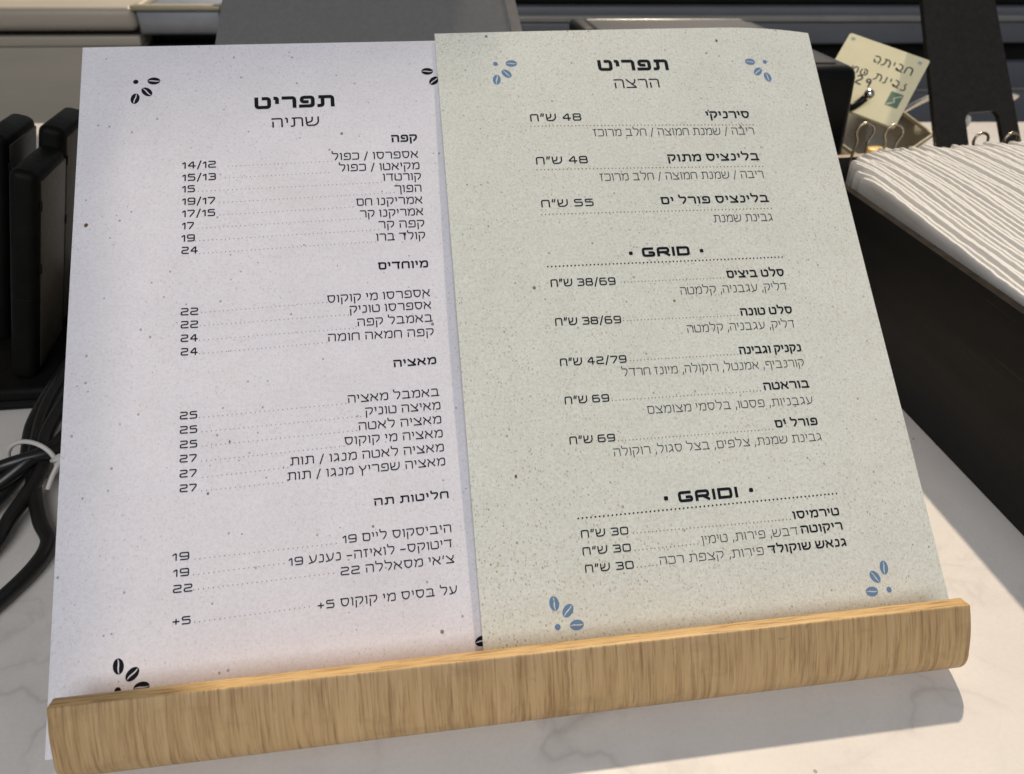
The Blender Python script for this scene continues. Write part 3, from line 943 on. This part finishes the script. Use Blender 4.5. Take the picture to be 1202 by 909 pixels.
# napkins: each one a folded sheet on edge, leaning towards the left wall, so that its folded edge shows on top
GROUP_N = 'white paper napkins filed in the black box'
def napkin(i, n):
    rnd = random.Random(100 + i)
    t = i / (n - 1)
    x0 = BX + 13 + 192 * t                                    # foot
    lean = 3.5 + 1.5 * t + rnd.uniform(-.3, .3)
    Hn = 100.5 + 5 * math.sin(min(t * 2.2, 1.57)) + rnd.uniform(-.6, .5)
    y1 = (66 + 26 * min(1, t * 4)) + rnd.uniform(-11, 4)
    if i < 3: y1 = 40 + 12 * i
    curl = rnd.uniform(-1.5, 2.5)
    if i and i % 6 == 2: Hn += rnd.uniform(.4, 1.3)
    amp = rnd.uniform(.8, 1.2)
    y0 = -230
    ny = 96
    ph = rnd.uniform(0, .8)
    vs_, fs = [], []
    prof = [(0, 0), (.0, .35), (.0, .7), (.0, .955), (.05, .985), (.2, 1.0), (.37, .998), (.54, 1.0), (.69, .985), (.74, .955), (.74, .7), (.74, .35), (.74, 0)]
    thick = rnd.uniform(5.5, 5.85)
    K = len(prof)
    for j in range(ny + 1):
        y = y0 + (y1 - y0) * j / ny
        wav = 2.0 * math.sin(y / 52. + 1.2 + t * 1.2) + .8 * amp * math.sin(y / 21. + t * 4) + .22 * math.sin(y / (7 + 5 * ph) + ph * 9)
        zed = 1.6 * math.sin(y / 55. + .7) + .35 * amp * math.sin(y / 26. + ph * 8) + .5 * noise.noise(Vector((y * .12, i * 7., 0))) + .35 * noise.noise(Vector((y * .5, i * 3., 5)))
        tip = max(0, (y - (y1 - 26)) / 26.)
        for (c, hgt) in prof:
            sag = -lean * hgt ** 1.6
            x = x0 + c * thick + sag + wav * hgt * .8 - curl * tip * tip * hgt
            z = 5.5 + (Hn + zed - 1.6 * tip * tip - (3 * (1 - j / ny))) * hgt
            vs_.append((x - x0, y - (y1 - 6), z))
    for j in range(ny):
        for k in range(K - 1):
            a = j * K + k
            fs.append((a, a + 1, a + K + 1, a + K))
    for j in (0, ny):
        fs.append(tuple(j * K + k for k in (range(K) if j == 0 else range(K - 1, -1, -1))))
    o = link('napkin', pydata('napkin', vs_, fs, 60), 'napkin')
    o.location = Vector((x0, y1 - 6, 0)) * MM
    if i == 0: lab = 'white napkin nearest the menus, its shaded face turned to the box wall'
    else: lab = 'white paper napkin filed on edge among others in the black box'
    tag(o, lab, 'napkin', GROUP_N)
NN = 46
for i in range(NN): napkin(i, NN)

# ------------------------------------------------------------------ binder clips on the box's back wall
def binder_clip(loc, rz, splay, mname, label):
    root = empty('binder_clip', loc, rz)
    tag(root, label, 'binder clip', 'binder clips on the napkin box')
    pr = [(-4.4, 0), (4.4, 0), (1.6, 11), (-1.6, 11)]
    vs_ = [(x, y, z) for x in (-16, 16) for (y, z) in [(-5.2, 0), (-1.2, 9), (1.2, 9), (5.2, 0), (4.2, -.6), (0, 8), (-4.2, -.6)]]
    n = 7
    fs = [tuple(range(n)), tuple(range(2 * n - 1, n - 1, -1))] + [(i, i + n, (i + 1) % n + n, (i + 1) % n) for i in range(n)]
    # the body sits spine-down over the wall edge: keep it as a bent strip
    link('body', pydata('body', [(x, y, 5 - z) for (x, y, z) in vs_], fs), 'black_gloss', root)
    for sx in (-1, 1):
        cx_ = sx * splay
        pts = [(cx_ - 5.5, 0, -2), (cx_ - 5, 0, 12), (cx_ - 4.2, 0, 22), (cx_ - 6.8, .5, 31), (cx_ - 5, .8, 37), (cx_, 1, 39.5),
               (cx_ + 5, .8, 37), (cx_ + 6.8, .5, 31), (cx_ + 4.2, 0, 22), (cx_ + 5, 0, 12), (cx_ + 5.5, 0, -2)]
        link('handle', tube_mesh('handle', [(x, y + sx * -1.5, z * .8) for x, y, z in pts], 1.15, 8, 6), mname, root)
binder_clip((343, 99, 93), -.12, 10.5, 'wire', 'binder clip with two steel wire handles standing up in front of the metal bowl')
binder_clip((480, 137, 72), .05, 13.5, 'wire', 'binder clip behind the napkins, only its two wire loops showing by the black stand')
sc_ = link('red_scrap', box_mesh('red_scrap', (-3, -2, 0), (4, 2, 5), 1, 2), 'red')
sc_.location = Vector((459, 100, 96)) * MM
tag(sc_, 'tiny red scrap between the napkins and the back wall of the box', 'scrap')

# ------------------------------------------------------------------ glossy black box with smoky lid, behind the greener menu
gb = empty('black_lidded_box', (262, 260, 0))
tag(gb, 'large glossy black box with a smoky lid behind the speckled food menu', 'box')
link('body', box_mesh('body', (-104, -95, 0), (93, 120, 151), 9, 5, lambda p: (p.x + (147 - p.z) * .12 * (p.x > 0), p.y, p.z)), 'black_gloss', gb)
link('lid', box_mesh('lid', (-92, -84, 140), (78, 118, 152.5), 3, 3), 'smoke_lid', gb)
link('lid_rim', box_mesh('lid_rim', (-108, 60, 120), (-92, 121, 153.5), 5, 4), 'black_plastic', gb)
link('lid_hinge', box_mesh('lid_hinge', (-90, 118.3, 141), (78, 122, 152.5), 1.5, 2), 'ledge', gb)

# ------------------------------------------------------------------ note card with handwriting, held by a chrome clip
card_o = Vector((402.6, 216.8, 135.0))
cr = (Vector((450, 214.9, 145.1)) - Vector((392.2, 258.5, 160.6))).normalized()
cu = Vector((450, 214.9, 145.1)) - Vector((413, 175.2, 109.4))
cu = (cu - cr * cu.dot(cr)).normalized()
cn = cr.cross(cu)
cd = empty('note_card', card_o)
tag(cd, 'tilted cream note card with handwritten Hebrew words behind the metal bowl', 'note card')
CW, CH = 37., 32.5
def cf(a, b, c=0): return cr * a + cu * b + cn * c
link('card', plate_mesh('card', round_rect(-CW, -CH - 16, CW, CH, 2.5), 2.2, lambda a, b, c: cf(a, b, c)), 'card', cd)
HAND = {
 'ח': (.8, [[(0, 0), (.02, .9), (.4, 1.05), (.72, .85), (.78, 0)]]),
 'ב': (.8, [[(.1, 1), (.6, .95), (.7, .4), (.45, .05), (.1, .1), (.0, .35), (.5, .1), (.85, .0)]]),
 'י': (.2, [[(.1, 1), (.15, .5)]]),
 'ת': (.95, [[(.1, .95), (.6, 1.02), (.9, .7), (.9, 0)], [(.35, .95), (.32, .25), (0, .0)]]),
 'ה': (.8, [[(.0, .9), (.5, 1.05), (.8, .7), (.7, .0)], [(.12, .55), (.2, .1), (.5, .25)]]),
 'ג': (.6, [[(.5, 1), (.3, .75), (.55, .35), (.5, -.1), (.0, -.05)]]),
 'נ': (.45, [[(.25, 1), (.3, .1), (0, 0)]]),
 'ש': (1.0, [[(.1, .9), (.0, .3), (.4, 0), (.9, .3), (.8, .95), (.3, 1.0)], [(.5, .8), (.55, .3)]]),
 'מ': (.9, [[(.0, .9), (.15, .1), (.4, .95), (.8, .85), (.85, .05)]]),
 '2': (.7, [[(.05, .8), (.4, 1.05), (.65, .7), (.05, .05), (.75, .0)]]),
 '9': (.6, [[(.55, .75), (.3, 1.0), (.05, .7), (.3, .45), (.55, .75), (.5, .0)]]),
}
def hand(tx, x_right, y, h, name, slope=0.):
    vs_, fs = [], []
    x = x_right
    for ch in tx:
        if ch == ' ': x -= h * .5; continue
        w, pls = HAND[ch]
        sx = h * .92
        for pl in pls:
            q = smooth_corners([(px * sx, py * h) for px, py in pl], h * .35)
            ribbon(q, h * .155, vs_, fs, lambda a, b: cf(x - w * sx + a, y + b + slope * (x - w * sx + a), .12))
        x -= w * sx + h * .26
    link(name, pydata(name, vs_, fs), 'marker', cd)
hand('חביתה', 28, 9.5, 8.2, 'handwritten_word')
hand('גבינת שמ', 29.5, -8, 7.6, 'handwritten_word')
hand('92', 1, -18, 9.5, 'handwritten_price')
for sx, sy in ((-32, 27), (30, 26)):
    vs_, fs = [], []
    for a in (0, 60, 120):
        d = Vector((math.cos(math.radians(a)), math.sin(math.radians(a)))) * 2.4
        ribbon([-d, d], .9, vs_, fs, lambda p, q: cf(sx + p, sy + q, .12))
    link('flower_print', pydata('flower_print', vs_, fs), 'pale_blue', cd)
link('stamp_print', pydata('stamp_print', [cf(a, b, .12) for a, b in ((20, -29), (31, -29), (31, -13), (20, -13))], [(0, 1, 2, 3)]), 'stamp_green', cd)
vs_, fs = [], []
ribbon(smooth_corners([(30, -15), (24, -20), (27, -23), (21, -28)], 2), 1.2, vs_, fs, lambda p, q: cf(p, q, .2))
link('stamp_mark', pydata('stamp_mark', vs_, fs), 'stamp_pale', cd)
ck = empty('card_clip', card_o + cf(-7, -46, 6))
tag(ck, 'small dark chrome clip gripping the foot of the cream note card', 'clip')
link('jaw', tube_mesh('jaw', [(-17, -2, 8), (-15, -3, 3), (-9, -4, -2), (0, -4, -3), (8, -3, 1), (13, -3, 6)], 3.4, 10, 5), 'black_gloss', ck)
def ball(name, c, r, mname, parent, sq=(1, 1, 1)):
    bm = bmesh.new(); bmesh.ops.create_uvsphere(bm, u_segments=20, v_segments=12, radius=r * MM)
    for v in bm.verts: v.co = Vector((v.co.x * sq[0], v.co.y * sq[1], v.co.z * sq[2])) + Vector(c) * MM
    link(name, finish(bm, name, 60), mname, parent)
ball('chrome_ball', (13, -5, 8), 4.6, 'steel', ck)
ball('chrome_ball', (-17, -4, 9), 4.0, 'black_gloss', ck)
link('spring', tube_mesh('spring', [(-8, -4, -2), (-8, -3, -14), (-4, 0, -24)], 2.2, 8, 4), 'black_gloss', ck)

# ------------------------------------------------------------------ square stainless bowl with fruit, on a steel tray
def metal_bowl():
    c = Vector((468, 285, 0))
    root = empty('metal_bowl', c)
    tag(root, 'square polished steel bowl holding yellow fruit, below the note card', 'bowl')
    # rim corners (world mm): left, far, right, near
    rim = [Vector((402, 292, 66)), Vector((500, 350, 82)), Vector((524, 272, 60)), Vector((438, 216, 44))]
    ctr = sum(rim, Vector()) / 4
    def ringpts(scale, dz, n=16):
        out = []
        for i in range(4):
            a, b = rim[i], rim[(i + 1) % 4]
            for s in range(n):
                t = s / n
                p = a.lerp(b, t)
                bulge = 1 + .07 * math.sin(math.pi * t) * (0 if scale > .97 else 1)
                q = ctr + (p - ctr) * scale * bulge
                out.append(q + Vector((0, 0, dz)) - c)
        return out
    rings = [(1.03, 0), (1.0, 1.5), (.97, 0), (.90, -9), (.80, -19), (.64, -29), (.42, -35), (.15, -37)]
    outr = [(.17, -38.5), (.44, -36.5), (.66, -30.5), (.82, -20.5), (.92, -10), (1.0, -2.5), (1.03, 0)]
    vs_, fs = [], []
    allr = rings + outr[:-1]
    for sc, dz in allr: vs_ += ringpts(sc, dz)
    N_ = 64; K = len(allr)
    for k in range(K):
        k2 = (k + 1) % K
        if k == len(rings) - 1:
            fs.append(tuple(k * N_ + i for i in range(N_)))
            fs.append(tuple(k2 * N_ + i for i in range(N_ - 1, -1, -1)))
            continue
        for i in range(N_):
            j = (i + 1) % N_
            fs.append((k * N_ + i, k * N_ + j, k2 * N_ + j, k2 * N_ + i))
    me = pydata('bowl_shell', vs_, fs, 50)
    bm = bmesh.new(); bm.from_mesh(me); bmesh.ops.recalc_face_normals(bm, faces=bm.faces); bm.to_mesh(me); bm.free()
    link('bowl_shell', me, 'bowl_steel', root)
    rp = ringpts(1.02, .6, 10)
    link('highlight_rim', tube_mesh('highlight_rim', rp, 1.9, 8, 1, True), 'beige_top', root)  # rim coloured bright cream to paint the sun highlight along it
    for i, (x, y, z) in enumerate(((462, 262, 49),)):
        r2 = empty('fruit_piece', (x, y, z)); 
        tag(r2, 'yellow fruit piece inside the square steel bowl', 'fruit')
        bm = bmesh.new(); bmesh.ops.create_uvsphere(bm, u_segments=24, v_segments=14, radius=9.5 * MM)
        for v in bm.verts:
            v.co.z *= .9 if v.co.z < .003 else .35; v.co.x *= 1.25
            v.co *= 1 + .04 * noise.noise(v.co * 120)
        link('flesh', finish(bm, 'flesh', 60), 'lemon', r2)
metal_bowl()
tr = empty('steel_tray', (470, 270, 0))
tag(tr, 'flat shiny steel tray under the square bowl', 'tray')
link('tray_base', box_mesh('tray_base', (-95, -92, 2), (110, 120, 4), .5, 2), 'steel', tr)
for nm, pts in (('tray_rim', [(-95, -92, 6), (110, -92, 6), (110, 120, 6), (-95, 120, 6)]),):
    P = []
    for i in range(4):
        a, b = Vector(pts[i]), Vector(pts[(i + 1) % 4])
        P += [a.lerp(b, t) for t in (.04, .35, .65, .96)]
    link(nm, tube_mesh(nm, P, 3.2, 10, 4, True), 'steel', tr)
sp = empty('steel_scoop', (585, 360, 60))
tag(sp, 'steel scoop handle curving up between the note card and the black stand', 'scoop')
link('handle', tube_mesh('handle', [(-60, 10, -20), (-40, 0, 0), (-15, -8, 18), (15, -14, 26), (45, -16, 25), (80, -18, 18)], 6.5, 12, 8, False, .45), 'steel', sp)

# ------------------------------------------------------------------ black stand with a slot, right
def black_stand():
    root = empty('display_stand', (520, 200, 0))
    tag(root, 'tall leaning black steel stand with a slot near its foot, behind the napkins', 'stand')
    o = Vector((520, 200, 0))
    up = Vector((-.165, 60, 113)).normalized()
    A0 = Vector((479, 200, 72)); B0 = Vector((562, 200, 76)); A1 = Vector((458, 260, 185)); B1 = Vector((529, 260, 186))
    nrm = (B0 - A0).cross(A1 - A0).normalized()
    def fr(a, b, c):
        p = (A0 * (1 - a) + B0 * a) * (1 - b) + (A1 * (1 - a) + B1 * a) * b
        return p + nrm * c - o
    hole = round_rect(.37, -.20, .80, .23, .07)
    outl = [(-.02, -.62), (1.02, -.62), (1.0, 2.1), (0, 2.1)]
    link('upright', plate_mesh('upright', outl, 5., fr, [hole]), 'stand_black', root)
    link('foot', box_mesh('foot', (-60, -30, 0), (70, 150, 5), 1.5, 2), 'stand_black', root)
    ball('hole_glint', fr(.40, .17, -2.5), 4.2, 'tie', root, (.8, 1, 1.4))  # white ball standing in for the highlight on the slot's left edge
black_stand()

# ------------------------------------------------------------------ grey tablet back, top centre
def tablet():
    root = empty('tablet_stand', (-42, 300, 0))
    tag(root, 'wide dark grey tablet back leaning above the lilac white menu', 'tablet')
    o = Vector((-42, 300, 0))
    def fr(a, b, c):
        r = Vector((1, -.10, .015)).normalized(); u = Vector((.02, .72, .69)).normalized(); n = r.cross(u)
        return Vector((-42, 212, 150)) + r * a + u * b + n * c - o
    outl = [(x * (1 - .0011 * y), y) for x, y in round_rect(-126, -30, 126, 175, 12)]
    link('back_shell', plate_mesh('back_shell', outl, 9, fr), 'grey_plate', root)
    ed = [(a * .985 + .0, b) for a, b in outl]
    link('side_rim', plate_mesh('side_rim', [(120.5, -20), (129, -20), (103.5, 165), (95, 165)], 8.0, lambda a, b, c: fr(a, b, c + .6)), 'grey_edge', root)
    link('leg', box_mesh('leg', (-30, -40, 6), (30, -20, 150), 3, 2, lambda p: (p.x, p.y + p.z * .0, p.z)), 'grey_plate', root)
    link('foot', box_mesh('foot', (-70, -90, 0), (70, 50, 6), 2, 2), 'grey_plate', root)
tablet()

# ------------------------------------------------------------------ units behind the counter
bu = empty('beige_cabinet', (-800, 920, -302))
tag(bu, 'beige metal counter unit with a rounded top slab, far left behind the menus', 'counter unit')
def bpart(name, lo, hi, m_, bev, root, O):
    link(name, box_mesh(name, lo, hi, bev, 4, lambda p: Vector((p.x, p.y + 900, p.z)) - O), m_, root)
OB = Vector((-800, 920, -302))
bpart('front_panel', (-1500, 3, -302), (-430, 300, 30), 'beige_metal', 2, bu, OB)
bpart('panel_trim', (-1500, 0, 30.3), (-430, 300, 46), 'beige_metal', 3, bu, OB)
bpart('recess', (-1500, 12, 46.3), (-430, 300, 53), 'dark_shelf', 0, bu, OB)
bpart('top_slab', (-1500, -6, 53.3), (-428, 130, 88), 'beige_metal', 11, bu, OB)
bpart('top_surface', (-1500, 131, 53.3), (-428, 900, 90), 'beige_top', 3, bu, OB)
pn = empty('steel_pan', (-330, 950, 33))
tag(pn, 'satin steel food pan with a bright rolled rim, left of the grey tablet', 'pan')
OP = Vector((-330, 950, 33))
bpart('pan_wall', (-427, 0, 47), (-300, 200, 83), 'steel_blue', 4, pn, OP)
bpart('pan_rim', (-432, -8, 82), (-296, 8, 91), 'beige_top', 4, pn, OP)
bpart('pan_rim', (-432, 8.3, 82), (-418, 200, 91), 'beige_metal', 4, pn, OP)
du = empty('dark_counter_unit', (400, 920, -302))
tag(du, 'dark slate counter unit with a pale ledge running behind both menus', 'counter unit')
OD = Vector((400, 920, -302))
bpart('lower_panel', (-429, 3, -302), (1700, 300, -57), 'slate', 2, du, OD)
bpart('trim_line', (-429, 0, -56.7), (1700, 300, -52), 'ledge', 1, du, OD)
bpart('middle_panel', (-429, 3, -51.7), (1700, 300, -6), 'slate', 2, du, OD)
bpart('recess', (-429, 25, -5.7), (1700, 300, 28), 'dark_shelf', 1, du, OD)
bpart('upper_panel', (-290, -2, 28.3), (1700, 300, 65), 'slate', 4, du, OD)
bpart('ledge', (-290, -6, 65.3), (1700, 12, 75), 'ledge', 2, du, OD)
bpart('rear_panel', (-290, 14, 65.3), (1700, 300, 86), 'slate', 3, du, OD)
bpart('top', (-290, 34, 86.3), (1700, 900, 150), 'dark_shelf', 8, du, OD)
bpart('pan_shadow', (-429, 60.5, 28.3), (-291, 900, 46), 'dark_shelf', 1, du, OD)  # near-black block standing for the shadow under the pan
